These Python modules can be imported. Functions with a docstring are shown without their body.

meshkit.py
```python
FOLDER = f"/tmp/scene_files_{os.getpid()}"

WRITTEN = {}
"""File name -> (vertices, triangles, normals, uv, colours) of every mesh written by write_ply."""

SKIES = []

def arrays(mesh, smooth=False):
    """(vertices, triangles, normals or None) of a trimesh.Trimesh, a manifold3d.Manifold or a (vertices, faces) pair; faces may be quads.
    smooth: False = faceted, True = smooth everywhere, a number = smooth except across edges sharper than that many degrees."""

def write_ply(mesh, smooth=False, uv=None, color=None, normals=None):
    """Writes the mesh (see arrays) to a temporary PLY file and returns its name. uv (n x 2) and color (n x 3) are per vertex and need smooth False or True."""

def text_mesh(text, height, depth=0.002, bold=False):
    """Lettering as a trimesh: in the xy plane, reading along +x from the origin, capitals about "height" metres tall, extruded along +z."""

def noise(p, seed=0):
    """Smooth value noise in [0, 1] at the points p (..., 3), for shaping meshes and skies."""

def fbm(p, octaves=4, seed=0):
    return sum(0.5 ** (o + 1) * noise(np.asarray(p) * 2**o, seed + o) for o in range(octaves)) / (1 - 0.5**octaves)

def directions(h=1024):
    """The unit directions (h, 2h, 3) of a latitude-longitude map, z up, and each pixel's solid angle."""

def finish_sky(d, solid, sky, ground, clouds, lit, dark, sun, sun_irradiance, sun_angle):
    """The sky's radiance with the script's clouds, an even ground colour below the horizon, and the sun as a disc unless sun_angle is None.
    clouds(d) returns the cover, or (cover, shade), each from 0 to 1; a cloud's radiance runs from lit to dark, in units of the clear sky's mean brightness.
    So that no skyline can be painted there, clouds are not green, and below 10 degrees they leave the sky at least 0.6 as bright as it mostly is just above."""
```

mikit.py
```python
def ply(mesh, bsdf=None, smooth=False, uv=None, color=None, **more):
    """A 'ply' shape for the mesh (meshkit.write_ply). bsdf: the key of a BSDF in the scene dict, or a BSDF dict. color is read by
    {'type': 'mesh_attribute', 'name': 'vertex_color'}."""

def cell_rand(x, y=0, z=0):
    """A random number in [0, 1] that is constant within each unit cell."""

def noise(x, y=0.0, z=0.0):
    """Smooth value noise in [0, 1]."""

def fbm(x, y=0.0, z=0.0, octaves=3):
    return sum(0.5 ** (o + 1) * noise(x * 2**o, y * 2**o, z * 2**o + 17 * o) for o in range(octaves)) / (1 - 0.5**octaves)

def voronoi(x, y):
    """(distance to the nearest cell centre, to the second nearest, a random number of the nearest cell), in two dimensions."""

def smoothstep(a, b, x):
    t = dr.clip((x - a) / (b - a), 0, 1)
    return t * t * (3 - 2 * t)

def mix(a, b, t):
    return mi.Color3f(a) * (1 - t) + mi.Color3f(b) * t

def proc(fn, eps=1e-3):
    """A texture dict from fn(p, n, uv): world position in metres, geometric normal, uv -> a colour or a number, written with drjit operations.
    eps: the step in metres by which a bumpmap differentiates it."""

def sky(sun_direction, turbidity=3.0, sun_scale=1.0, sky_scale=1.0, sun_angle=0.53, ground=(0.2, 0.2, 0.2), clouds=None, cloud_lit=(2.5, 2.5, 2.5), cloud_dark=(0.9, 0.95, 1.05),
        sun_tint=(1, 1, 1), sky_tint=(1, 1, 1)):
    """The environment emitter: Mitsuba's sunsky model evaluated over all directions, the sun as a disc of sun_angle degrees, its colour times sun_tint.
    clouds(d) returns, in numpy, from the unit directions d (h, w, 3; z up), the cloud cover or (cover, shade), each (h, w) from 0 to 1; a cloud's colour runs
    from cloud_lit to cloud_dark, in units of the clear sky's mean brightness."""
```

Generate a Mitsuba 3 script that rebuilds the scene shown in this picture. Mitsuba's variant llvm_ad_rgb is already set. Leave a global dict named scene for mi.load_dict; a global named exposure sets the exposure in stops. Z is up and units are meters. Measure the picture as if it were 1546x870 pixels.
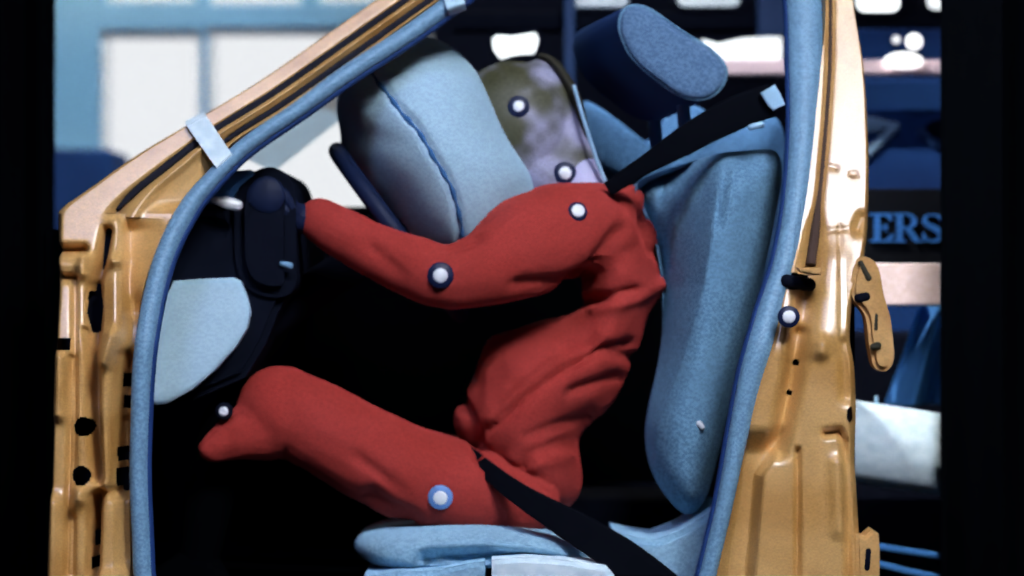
import math
import numpy as np
import trimesh
import manifold3d as m3
import mitsuba as mi
import mikit
import meshkit
import drjit as dr
from scipy.interpolate import splprep, splev, PchipInterpolator
from shapely.geometry import Polygon, LineString, Point, box as sbox
from shapely.ops import unary_union
from shapely import affinity

T = mi.ScalarTransform4f
W, H = 1546, 870
CX, CY = 773.0, 435.0
CAM_D, CAM_Z, SC = 6.0, 0.92, 850.0      # camera distance to the plane y = 0, its height, pixels per metre there
scene, labels = {}, {}

# ------------------------------------------------------------------ camera, sky, exposure, lamps
exposure = 0.28
KEY, FILL, BACK, SPOT = 60.0, 24.0, 44.0, 85.0        # radiance of the lamps' lenses
scene['camera'] = {'type': 'thinlens', 'fov': 2 * math.degrees(math.atan(CX / SC / CAM_D)), 'fov_axis': 'x',
                   'aperture_radius': 0.017, 'focus_distance': CAM_D - 0.80,
                   'to_world': T().look_at(origin=[0, -CAM_D, CAM_Z], target=[0, 0, CAM_Z], up=[0, 0, 1]), 'near_clip': 0.05, 'far_clip': 100.0}
scene['sky'] = mikit.sky([0.3, 0.5, 0.8], sun_scale=0.0, sky_scale=6.5, sky_tint=(0.95, 1.0, 1.05), ground=(0.5, 0.5, 0.5),
                         clouds=lambda d: np.ones(d.shape[:2]) * 1.0, cloud_lit=(1.0, 1.03, 1.06), cloud_dark=(1, 1, 1))


def lin(r, g, b):
    c = np.array([r, g, b]) / 255.0
    return [float(v) for v in np.where(c <= 0.04045, c / 12.92, ((c + 0.055) / 1.055) ** 2.4)]


def P(px, py, y):
    """The point at depth y that the photograph shows at (px, py): x to the right, z up."""
    k = (CAM_D + y) / CAM_D / SC
    return np.array([(px - CX) * k, y, CAM_Z - (py - CY) * k]) if np.ndim(px) == 0 else np.array([(px - CX) * k, np.full(np.shape(px), y), CAM_Z - (py - CY) * k])


# ------------------------------------------------------------------ materials
def princ(key, col, rough=0.6, spec=0.4, metallic=0.0, coat=0.0, coat_gloss=0.8, sheen=0.0, bump=None, bscale=0.001):
    c = mikit.proc(col) if callable(col) else {'type': 'rgb', 'value': col}
    b = {'type': 'principled', 'base_color': c, 'roughness': rough, 'specular': spec, 'metallic': metallic, 'clearcoat': coat,
         'clearcoat_gloss': coat_gloss, 'sheen': sheen}
    if bump is not None:
        b = {'type': 'bumpmap', 'arbitrary': mikit.proc(bump), 'scale': bscale, 'bsdf': b}
    scene[key] = {'type': 'twosided', 'bsdf': b}


def speck(a, b, f, lo=0.3, hi=0.7):
    def fn(p, n, uv):
        t = mikit.fbm(p.x * f, p.y * f, p.z * f, octaves=2)
        return mikit.mix(a, b, mikit.smoothstep(lo, hi, t))
    return fn


def ochre_fn(p, n, uv):
    big = mikit.fbm(p.x * 9, p.y * 9, p.z * 9, octaves=3)
    fine = mikit.noise(p.x * 420, p.y * 420, p.z * 420)
    c = mikit.mix(lin(166, 121, 62), lin(192, 149, 88), mikit.smoothstep(0.3, 0.7, big))
    return c * (0.86 + 0.28 * fine)


def head_fn(p, n, uv):
    t = mikit.fbm(p.x * 11 + 3.4, p.y * 11, p.z * 11 + 1.7, octaves=3)
    fine = mikit.noise(p.x * 330, p.y * 330, p.z * 330)
    return mikit.mix(lin(60, 60, 40), lin(150, 150, 176), mikit.smoothstep(0.38, 0.66, t)) * (0.8 + 0.4 * fine)  # grey blotches stand in for highlights on the olive


def red_fn(p, n, uv):
    fine = mikit.noise(p.x * 450, p.y * 450, p.z * 450)
    big = mikit.fbm(p.x * 12, p.y * 12, p.z * 12, octaves=2)
    return mikit.mix(lin(140, 46, 40), lin(152, 54, 50), big) * (0.8 + 0.4 * fine)


princ('paint_ochre', ochre_fn, 0.36, 0.8, coat=1.0, coat_gloss=0.45)
princ('seam_dark', lin(20, 22, 34), 0.8, 0.15)
princ('seam_brown', lin(66, 50, 44), 0.8, 0.15)
princ('cloth_red', red_fn, 0.9, 0.1, sheen=0.3)
princ('airbag_fabric', speck(lin(156, 188, 208), lin(170, 202, 218), 260), 0.85, 0.15)
princ('airbag_stitch', lin(52, 92, 138), 0.9, 0.1)
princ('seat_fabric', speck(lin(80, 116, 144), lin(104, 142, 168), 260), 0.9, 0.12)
princ('seat_fabric_shaded', speck(lin(54, 88, 126), lin(72, 110, 148), 260), 0.9, 0.12)  # the same seat fabric with shade put into its colour
princ('headrest_cap', speck(lin(72, 100, 132), lin(92, 120, 150), 260), 0.9, 0.1)
princ('headrest_dark', lin(26, 46, 84), 0.85, 0.12)  # headrest shell, darker than its side panel
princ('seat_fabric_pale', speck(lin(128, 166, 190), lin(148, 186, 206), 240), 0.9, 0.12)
princ('seal_rubber', speck(lin(92, 128, 156), lin(108, 146, 172), 260), 0.55, 0.35)
princ('seal_lip', lin(24, 52, 104), 0.7, 0.2)
princ('black_trim', lin(5, 9, 22), 0.85, 0.08)
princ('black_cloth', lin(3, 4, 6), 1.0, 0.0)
princ('black_vinyl', lin(10, 22, 50), 0.6, 0.2)
princ('navy_vinyl', lin(34, 62, 104), 0.6, 0.25)
princ('pad_navy_lit', lin(58, 98, 148), 0.7, 0.2)  # dash top colour raised to carry the light on it
princ('webbing', lin(5, 7, 14), 0.9, 0.05)
princ('panel_pale', speck(lin(176, 208, 224), lin(188, 218, 232), 260), 0.7, 0.2)
princ('white_paint', lin(236, 240, 240), 0.5, 0.4)
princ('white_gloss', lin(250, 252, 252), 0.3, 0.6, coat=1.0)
princ('marker_black', lin(8, 20, 52), 0.5, 0.3)
princ('marker_blue', lin(96, 136, 190), 0.5, 0.3)
princ('head_vinyl', head_fn, 0.55, 0.4)
princ('neck_vinyl', lin(178, 176, 206), 0.55, 0.4)
princ('skull_cap', lin(44, 42, 32), 0.7, 0.2)
princ('steel_pale', lin(150, 188, 212), 0.4, 0.5)
princ('rail_pink', lin(228, 204, 206), 0.5, 0.4)
princ('beam_tan', speck(lin(218, 190, 176), lin(230, 206, 200), 220), 0.5, 0.4)
princ('hall_wall', speck(lin(118, 170, 204), lin(152, 200, 226), 1.2), 0.9, 0.1)
princ('hall_dark', lin(8, 12, 26), 0.9, 0.1)
princ('panel_blue', speck(lin(12, 36, 82), lin(22, 58, 112), 3.0), 0.8, 0.2)
princ('cloth_blue', lin(70, 126, 184), 0.9, 0.1)
princ('sign_black', lin(4, 6, 12), 0.8, 0.1)
princ('sign_letter', lin(44, 92, 150), 0.8, 0.1)
princ('pad_white', speck(lin(206, 226, 232), lin(222, 238, 242), 60), 0.8, 0.2)
princ('floor_dark', lin(14, 18, 26), 0.8, 0.2)
scene['pane_glass'] = {'type': 'thindielectric', 'int_ior': 1.5}


# ------------------------------------------------------------------ building helpers
def put(key, mesh, mat, smooth=40, **more):
    scene[key] = mikit.ply(mesh, mat, smooth=smooth, **more)
    return key


def tag(key, label=None, cat=None, group=None, kind=None):
    d = labels.setdefault(key, {})
    for k, v in (('label', label), ('category', cat), ('group', group), ('kind', kind)):
        if v:
            d[k] = v


def part(parent, name):
    """The next free key for a part of this name."""
    k = f'{parent}__{name}'
    i = 0
    while k in scene:
        i += 1
        k = f'{parent}__{name}_{i:03d}'
    return k


def to_tri(man):
    m = man.to_mesh()
    return trimesh.Trimesh(np.array(m.vert_properties[:, :3]), np.array(m.tri_verts), process=False)


def to_man(tm):
    tm = trimesh.Trimesh(tm.vertices, tm.faces, process=True)
    return m3.Manifold(m3.Mesh(np.asarray(tm.vertices, np.float32), np.asarray(tm.faces, np.uint32)))


def ball(c, r, seg=20, scale=(1, 1, 1)):
    return m3.Manifold.sphere(r, seg).scale(list(scale)).translate([float(v) for v in c])


def chain(points, radii, seg=20, scale=(1, 1, 1)):
    bs = [ball(p, r, seg, scale) for p, r in zip(points, radii)]
    out = m3.Manifold()
    for a, b in zip(bs[:-1], bs[1:]):
        out = out + m3.Manifold.batch_hull([a, b])
    return out


def rbox(lo, hi, r=0.004):
    lo, hi = np.asarray(lo, float), np.asarray(hi, float)
    r = min(r, 0.45 * float((hi - lo).min()))
    return m3.Manifold.batch_hull([ball([x, y, z], r, 8) for x in (lo[0] + r, hi[0] - r) for y in (lo[1] + r, hi[1] - r) for z in (lo[2] + r, hi[2] - r)])


def box_tm(lo, hi, r=0.004):
    return to_tri(rbox(lo, hi, r))


def closed_spline(pts, n=120, s=0.0):
    p = np.asarray(pts, float)
    p = np.vstack([p, p[:1]])
    tck, _ = splprep(p.T, s=s, per=True, k=3)
    return np.array(splev(np.arange(n) / n, tck)).T


def closed_lin(pts, n=120):
    ring = LineString(np.vstack([pts, pts[:1]]))
    return np.array([ring.interpolate(t, normalized=True).coords[0] for t in np.arange(n) / n])


def open_spline(pts, n=80, s=0.0):
    tck, _ = splprep(np.asarray(pts, float).T, s=s, k=min(3, len(pts) - 1))
    return np.array(splev(np.linspace(0, 1, n), tck)).T


def round_profile(o, round_px):
    """How far the surface stands out (0 to 1) inside an outline whose edge is rounded over round_px photograph pixels."""
    import shapely
    from scipy import ndimage
    x0, y0 = np.floor(o.min(0)) - 30
    x1, y1 = np.ceil(o.max(0)) + 30
    gx, gy = np.meshgrid(np.arange(x0, x1), np.arange(y0, y1))
    e = np.clip(ndimage.distance_transform_edt(shapely.contains_xy(Polygon(o), gx, gy)) / round_px, 0, 1)
    f = ndimage.gaussian_filter(np.sqrt(1 - (1 - e) ** 2), round_px * 0.16)
    return lambda px, py: ndimage.map_coordinates(f, [np.atleast_1d(py - y0), np.atleast_1d(px - x0)], order=1)[0] if np.ndim(px) == 0 else ndimage.map_coordinates(f, [py - y0, px - x0], order=1)


def inflate_even(outline, yc, half, round_px, step=7.0):
    """As inflate, for any outline, on an even net of triangles."""
    import shapely
    from scipy.spatial import Delaunay
    o = closed_spline(outline, 400)
    o = closed_lin(o, int(LineString(np.vstack([o, o[:1]])).length / step))
    pg = Polygon(o)
    x0, y0, x1, y1 = pg.bounds
    gx, gy = np.meshgrid(np.arange(x0, x1, step), np.arange(y0, y1, step * 0.87))
    gx = gx + (np.arange(gx.shape[0]) % 2)[:, None] * step / 2
    inside = shapely.contains_xy(pg.buffer(-step * 0.6), gx, gy)
    pts = np.vstack([o, np.stack([gx[inside], gy[inside]], 1)])
    tri = Delaunay(pts).simplices
    tri = tri[shapely.contains_xy(pg, *pts[tri].mean(1).T)]
    nb, N = len(o), len(pts)
    prof = round_profile(o, round_px)(pts[:, 0], pts[:, 1])
    prof[:nb] = 0
    base = P(pts[:, 0], pts[:, 1], yc)
    xz = np.stack([base[0], base[2]], 1)
    v = np.vstack([np.stack([xz[:, 0], yc - half * prof, xz[:, 1]], 1), np.stack([xz[nb:, 0], yc + half * prof[nb:], xz[nb:, 1]], 1)])
    back = np.where(tri < nb, tri, tri + N - nb)
    a = pts[tri]
    cr = (a[:, 1, 0] - a[:, 0, 0]) * (a[:, 2, 1] - a[:, 0, 1]) - (a[:, 1, 1] - a[:, 0, 1]) * (a[:, 2, 0] - a[:, 0, 0])
    tri = np.where((cr > 0)[:, None], tri[:, ::-1], tri)
    back = np.where((cr > 0)[:, None], back, back[:, ::-1])
    tm = trimesh.Trimesh(v, np.vstack([tri, back]), process=False)
    if tm.volume < 0:
        tm.invert()
    return tm


def inflate(outline, yc, half, n=120, rings=16, expo=2.0, centre=None, root=0.5, spline=True, relief=None, back=None, round_px=None):
    """A cushion with this outline at depth yc (star-shaped about its centre), half metres thick each way."""
    o = closed_spline(outline, n) if spline else closed_lin(outline, n)
    c = np.mean(o, axis=0) if centre is None else np.asarray(centre, float)
    back = half if back is None else back
    prof_at = round_profile(o, round_px) if round_px else None
    verts, rows = [], []
    rho = np.sin(np.linspace(0, math.pi / 2, rings + 1))[1:]
    def pt(q, r, sgn):
        if round_px:
            prof = 0.0 if r > 0.9999 else float(prof_at(q[0], q[1]))
        else:
            prof = max(0.0, 1 - r ** expo) ** root
        y = yc + sgn * (half if sgn < 0 else back) * prof
        w = P(q[0], q[1], yc)
        w[1] = y
        if relief is not None and sgn < 0:
            w[1] += relief(q[0], q[1]) * (1.0 if round_px else min(1.0, prof * 2))
        return w
    for sgn in (-1, 1):
        mid = len(verts)
        verts.append(pt(c, 0, sgn))
        layers = []
        for r in (rho[:-1] if sgn > 0 else rho):
            st = len(verts)
            for q in o:
                verts.append(pt(c + (q - c) * r, r, sgn))
            layers.append(st)
        rows.append((mid, layers))
    f = []
    front, backl = rows
    layers_b = backl[1] + [front[1][-1]]
    for mid, layers, flip in ((front[0], front[1], False), (backl[0], layers_b, True)):
        for i in range(n):
            j = (i + 1) % n
            t = [(mid, layers[0] + i, layers[0] + j)]
            for a, b in zip(layers[:-1], layers[1:]):
                t += [(a + i, b + i, b + j), (a + i, b + j, a + j)]
            f += [x[::-1] if flip else x for x in t]
    tm = trimesh.Trimesh(np.array(verts), np.array(f), process=False)
    if tm.volume < 0:
        tm.invert()
    return tm


def slab(outline, y0, y1, bevel=0.004, spline=False, n=90):
    """The outline as a bevelled plate between the depths y0 (near) and y1."""
    o = closed_spline(outline, n) if spline else np.asarray(outline, float)
    ym = y0
    poly = Polygon([(P(a, b, ym)[0], P(a, b, ym)[2]) for a, b in o]).buffer(0)
    return plate(poly, y0, y1, bevel)


def plate(poly, y0, y1, bevel=0.004):
    """A shapely polygon in x and z as a plate between two depths with its near edge bevelled."""
    layers = [(poly.buffer(-bevel), y0, y0 + bevel), (poly, y0 + bevel, y1)] if bevel > 0 else [(poly, y0, y1)]
    out = []
    for g, a, b in layers:
        for q in getattr(g, 'geoms', [g]):
            if q.is_empty:
                continue
            e = trimesh.creation.extrude_polygon(q, b - a, engine='earcut')
            v = np.array(e.vertices)
            out.append(trimesh.Trimesh(np.stack([v[:, 0], b - v[:, 2], v[:, 1]], 1), e.faces, process=False))
    m = trimesh.util.concatenate(out)
    return m


def tube(path, radius, sides=16, ry=None, closed=False, flat=None):
    """A swept tube along a path of points; radius along the path's normal in x/z and ry in depth."""
    p = np.asarray(path, float)
    n = len(p)
    r = np.broadcast_to(radius, (n,)).astype(float)
    ryy = r if ry is None else np.broadcast_to(ry, (n,)).astype(float)
    t = (np.roll(p, -1, 0) - np.roll(p, 1, 0)) if closed else np.gradient(p, axis=0)
    t /= np.linalg.norm(t, axis=1, keepdims=True)
    yv = np.array([0, 1.0, 0])
    a = np.cross(t, yv)
    a /= np.linalg.norm(a, axis=1, keepdims=True) + 1e-12
    b = np.cross(a, t)
    ang = np.arange(sides) * 2 * math.pi / sides
    v = p[:, None] + np.cos(ang)[None, :, None] * (a * r[:, None])[:, None] + np.sin(ang)[None, :, None] * (b * ryy[:, None])[:, None]
    f = []
    for i in range(n if closed else n - 1):
        k = (i + 1) % n
        for j in range(sides):
            l = (j + 1) % sides
            f += [(i * sides + j, i * sides + l, k * sides + l), (i * sides + j, k * sides + l, k * sides + j)]
    v = v.reshape(-1, 3)
    if not closed:
        v = np.vstack([v, p[0], p[-1]])
        for j in range(sides):
            l = (j + 1) % sides
            f += [(n * sides, l, j), (n * sides + 1, (n - 1) * sides + j, (n - 1) * sides + l)]
    tm = trimesh.Trimesh(v, np.array(f), process=False)
    if tm.volume < 0:
        tm.invert()
    return tm


def rod(a, b, r, seg=20):
    return to_tri(m3.Manifold.batch_hull([ball(a, r, seg), ball(b, r, seg)]))


def ribbon(path, widths, thick=0.0016, sag=0.0):
    """A strap: a flat band along the path, its width lying in the picture's plane, thick metres thick in depth."""
    p = open_spline(path, 40) if len(path) > 2 else np.linspace(path[0], path[1], 20)
    w = np.interp(np.linspace(0, 1, len(p)), np.linspace(0, 1, len(widths)), widths) / 2
    return tube(p, w, sides=12, ry=thick)


def lin_curve(pts):
    p = np.asarray(pts, float)
    d = np.concatenate([[0], np.cumsum(np.linalg.norm(np.diff(p, axis=0), axis=1))])
    return p, d / d[-1]


def sheet(left, right, rows, cols, ybase, relief, holes=(), skirt=0.05, smooth_curves=True):
    """Pressed sheet metal between two curves, its relief (metres, + away from the camera) given per photograph point, real holes cut out, edges folded back."""
    left, right = np.asarray(left, float), np.asarray(right, float)
    k = np.linspace(0, 1, len(left))
    t = np.linspace(0, 1, rows)
    if smooth_curves:
        L = np.stack([PchipInterpolator(k, left[:, i])(t) for i in (0, 1)], 1)
        R = np.stack([PchipInterpolator(k, right[:, i])(t) for i in (0, 1)], 1)
    else:
        L = np.stack([np.interp(t, k, left[:, i]) for i in (0, 1)], 1)
        R = np.stack([np.interp(t, k, right[:, i]) for i in (0, 1)], 1)
    s = np.linspace(0, 1, cols)
    q = L[:, None] * (1 - s)[None, :, None] + R[:, None] * s[None, :, None]
    S, TT = np.meshgrid(s, t)
    y = ybase(q[..., 1]) + relief(q[..., 0], q[..., 1], S, TT)
    kf = (CAM_D + ybase(q[..., 1])) / CAM_D / SC
    v = np.stack([(q[..., 0] - CX) * kf, y, CAM_Z - (q[..., 1] - CY) * kf], -1)
    # folded-back edges
    lo, hi = v[:, :1].copy(), v[:, -1:].copy()
    lo[..., 1] += skirt
    hi[..., 1] += skirt
    v = np.concatenate([lo, v, hi], 1)
    n = cols + 2
    idx = np.arange(rows * n).reshape(rows, n)
    a, b, c, d = idx[:-1, :-1], idx[:-1, 1:], idx[1:, 1:], idx[1:, :-1]
    keep = np.ones(a.shape, bool)
    mid = (q[:-1, :-1] + q[1:, 1:]) / 2
    for h in holes:
        keep[:, 1:-1] &= ~h(mid[..., 0], mid[..., 1])
    f = np.concatenate([np.stack([a, b, c], -1)[keep], np.stack([a, c, d], -1)[keep]])
    tm = trimesh.Trimesh(v.reshape(-1, 3), f, process=False)
    nrm = np.cross(tm.vertices[f[:, 1]] - tm.vertices[f[:, 0]], tm.vertices[f[:, 2]] - tm.vertices[f[:, 0]])
    if nrm[:, 1].mean() > 0:
        tm = trimesh.Trimesh(tm.vertices, f[:, ::-1], process=False)
    return tm


def seg_d(px, py, pts):
    """Distance in pixels from (px, py) to a polyline."""
    best = np.full(np.shape(px), 1e9)
    for (x0, y0), (x1, y1) in zip(pts[:-1], pts[1:]):
        dx, dy = x1 - x0, y1 - y0
        u = np.clip(((px - x0) * dx + (py - y0) * dy) / (dx * dx + dy * dy + 1e-9), 0, 1)
        best = np.minimum(best, np.hypot(px - x0 - u * dx, py - y0 - u * dy))
    return best


def bump(px, py, pts, w, amp):
    return amp * np.exp(-(seg_d(px, py, pts) / w) ** 2)


def sst(a, b, x):
    t = np.clip((x - a) / (b - a), 0, 1)
    return t * t * (3 - 2 * t)


def in_rect(x0, y0, x1, y1):
    return lambda px, py: (px > x0) & (px < x1) & (py > y0) & (py < y1)


def in_disc(x, y, r):
    return lambda px, py: np.hypot(px - x, py - y) < r


def in_poly(pts):
    pg = Polygon(pts)
    def fn(px, py):
        import shapely
        return shapely.contains_xy(pg, px, py)
    return fn


# ================================================================== THE HALL
HX0, HX1, HY0, HY1, HZ = -5.0, 5.0, -8.0, 7.0, 5.2
put('floor', box_tm([HX0, HY0, -0.2], [HX1, HY1 + 0.3, 0.0], 0.01), 'floor_dark')
put('unseen_ceiling', box_tm([HX0, HY0, HZ], [HX1, HY1 + 0.3, HZ + 0.2], 0.01), 'hall_dark')  # unseen dark shell; closes out daylight so the cabin stays dark
put('unseen_wall_left', box_tm([HX0 - 0.2, HY0, 0], [HX0, HY1, HZ], 0.01), 'hall_dark')
put('unseen_wall_right', box_tm([HX1, HY0, 0], [HX1 + 0.2, HY1, HZ], 0.01), 'hall_dark')
put('unseen_wall_front', box_tm([HX0, HY0 - 0.2, 0], [HX1, HY0, HZ], 0.01), 'hall_dark')
for k, s in (('floor', 'dark concrete floor of the test hall'), ('unseen_ceiling', 'unseen dark top of the test hall, keeps daylight off the car'), ('unseen_wall_left', 'unseen dark left wall of the hall, keeps daylight off the car'),
             ('unseen_wall_right', 'unseen dark right wall of the hall, keeps daylight off the car'), ('unseen_wall_front', 'unseen dark hall wall behind the camera, keeps daylight off the car')):
    tag(k, s, kind='structure')

# back wall with its window openings (pixel rectangles of the photograph at the wall's depth)
WIN = [(150, 44, 305, 345), (311, 40, 700, 345), (160, -150, 296, 5), (316, -150, 456, 8), (478, -150, 640, 6)]


def wrect(r, y):
    a, b = P(r[0], r[3], y), P(r[2], r[1], y)
    return a[0], a[2], b[0], b[2]


wall = m3.Manifold.cube([HX1 - HX0, 0.25, HZ]).translate([HX0, HY1, 0])
for r in WIN:
    x0, z0, x1, z1 = wrect(r, HY1)
    wall = wall - m3.Manifold.cube([x1 - x0, 1, z1 - z0]).translate([x0, HY1 - 0.4, z0])
put('wall_back', to_tri(wall), 'hall_wall', smooth=False)
tag('wall_back', 'blue-grey far wall of the hall with bright windows', kind='structure')
for i, r in enumerate(WIN):
    x0, z0, x1, z1 = wrect(r, HY1)
    k = f'window_{i + 1}'
    fr = unary_union([sbox(x0, z0, x1, z1).difference(sbox(x0 + .03, z0 + .03, x1 - .03, z1 - .03))])
    put(k + '__frame', plate(fr, HY1 + 0.04, HY1 + 0.12, 0.004), 'white_paint', smooth=False)
    put(k + '__pane', trimesh.Trimesh([[x0, HY1 + .08, z0], [x1, HY1 + .08, z0], [x1, HY1 + .08, z1], [x0, HY1 + .08, z1]], [[0, 1, 2], [0, 2, 3]], process=False), 'pane_glass', smooth=False)
    tag(k, ['tall bright window nearest the left drape', 'broad bright window behind the sloping pillar', 'high window strip at the top left', 'high window strip above the broad window', 'high window strip nearest the sloping pillar'][i], kind='structure')


# unseen hall lamps, placed for the light they throw: housings with glowing lenses
def lamp(key, pos, target, size, rad, label, group=None, colour=(1, 1, 1)):
    pos, target = np.array(pos, float), np.array(target, float)
    M = T().look_at(origin=pos.tolist(), target=target.tolist(), up=[0, 0, 1] if abs((target - pos)[2]) < 0.95 * np.linalg.norm(target - pos) else [0, 1, 0])
    w, h = size[0] / 2, size[1] / 2
    shell = rbox([-w - .04, -h - .04, -.16], [w + .04, h + .04, 0.0], .015) - m3.Manifold.cube([2 * w, 2 * h, 0.1]).translate([-w, -h, -0.03])
    tm = to_tri(shell)
    tm.apply_transform(np.array(M.matrix))
    put(key + '__housing', tm, 'steel_pale', smooth=30)
    le = trimesh.Trimesh([[-w, -h, -.012], [w, -h, -.012], [w, h, -.012], [-w, h, -.012]], [[0, 1, 2], [0, 2, 3]], process=False)
    le.apply_transform(np.array(M.matrix))
    put(key + '__lens', le, 'white_paint', smooth=False, emitter={'type': 'area', 'radiance': {'type': 'rgb', 'value': [rad * c for c in colour]}})
    tag(key, label, 'unseen_floodlight', group)


lamp('unseen_floodlight', (1.15, -3.8, 3.6), (0.1, -0.1, 0.95), (1.2, 0.9), KEY, 'large unseen lamp above the right of the camera, placed to light the car', colour=(0.94, 0.99, 1.10))
lamp('unseen_floodlight_001', (-0.85, -3.6, 3.75), (-0.4, -0.3, 1.1), (0.7, 0.7), FILL, 'smaller unseen cool lamp above the left of the camera, placed to light the sloping pillar and shaded sides', colour=(0.68, 0.78, 1.30))
lamp('unseen_floodlight_002', (-1.2, 3.6, 4.9), (-1.2, 7.0, 1.2), (1.6, 0.7), BACK, 'unseen lamp high up, placed to light the far wall')

sp0, sp1 = np.array([-1.5, -1.0, 4.6]), np.array([1.12, 1.2, 1.10])  # added spot, out of view; brightens the sign, rail and pad
sd = (sp1 - sp0) / np.linalg.norm(sp1 - sp0)
can = tube(np.array([sp0 - sd * 0.30, sp0 - sd * 0.02]), 0.13, 24)
put('added_spotlight__can', can, 'steel_pale', smooth=30)
scene['added_spotlight__beam'] = {'type': 'spot', 'to_world': T().look_at(origin=sp0.tolist(), target=sp1.tolist(), up=[0, 0, 1]), 'intensity': {'type': 'rgb', 'value': [SPOT] * 3}, 'cutoff_angle': 13.5, 'beam_width': 9.5}
put('added_spotlight__hanger', rod(sp0 - sd * 0.2, np.array([sp0[0], sp0[1], HZ]) - sd * [0.2, 0.2, 0], 0.015), 'steel_pale', smooth=True)
tag('added_spotlight', 'added round spot lamp out of view, aimed at the lettered sign', 'added_spotlight')
for q in ('unseen_floodlight', 'unseen_floodlight_001', 'unseen_floodlight_002'):
    pp = {'unseen_floodlight': (1.15, -3.8, 3.6), 'unseen_floodlight_001': (-0.85, -3.6, 3.75), 'unseen_floodlight_002': (-1.2, 3.6, 4.9)}[q]
    put(q + '__hanger', rod(np.array(pp) + [0, -0.12, 0.1], [pp[0], pp[1] - 0.12, HZ], 0.015), 'steel_pale', smooth=True)

# ================================================================== THE CAR BODY
def tumble(py):
    py = np.asarray(py, float)
    u = np.maximum(0, (535 - py) / SC)
    return -0.37 + 0.36 * (np.sqrt(u * u + 0.02 ** 2) - 0.02)


CB = 'car'
tag(CB, 'ochre car body shell without its door, open beside the seated dummy', 'car')

# --- A pillar
A_O = [(80, 322), (92, 309), (118, 291), (202, 232), (279, 186), (391, 118), (520, 28), (612, -35), (720, -110)]
A_I = [(258, 331), (275, 306), (290, 284), (318, 254), (345, 221), (432, 163), (560, 73), (662, 0), (780, -80)]


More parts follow.
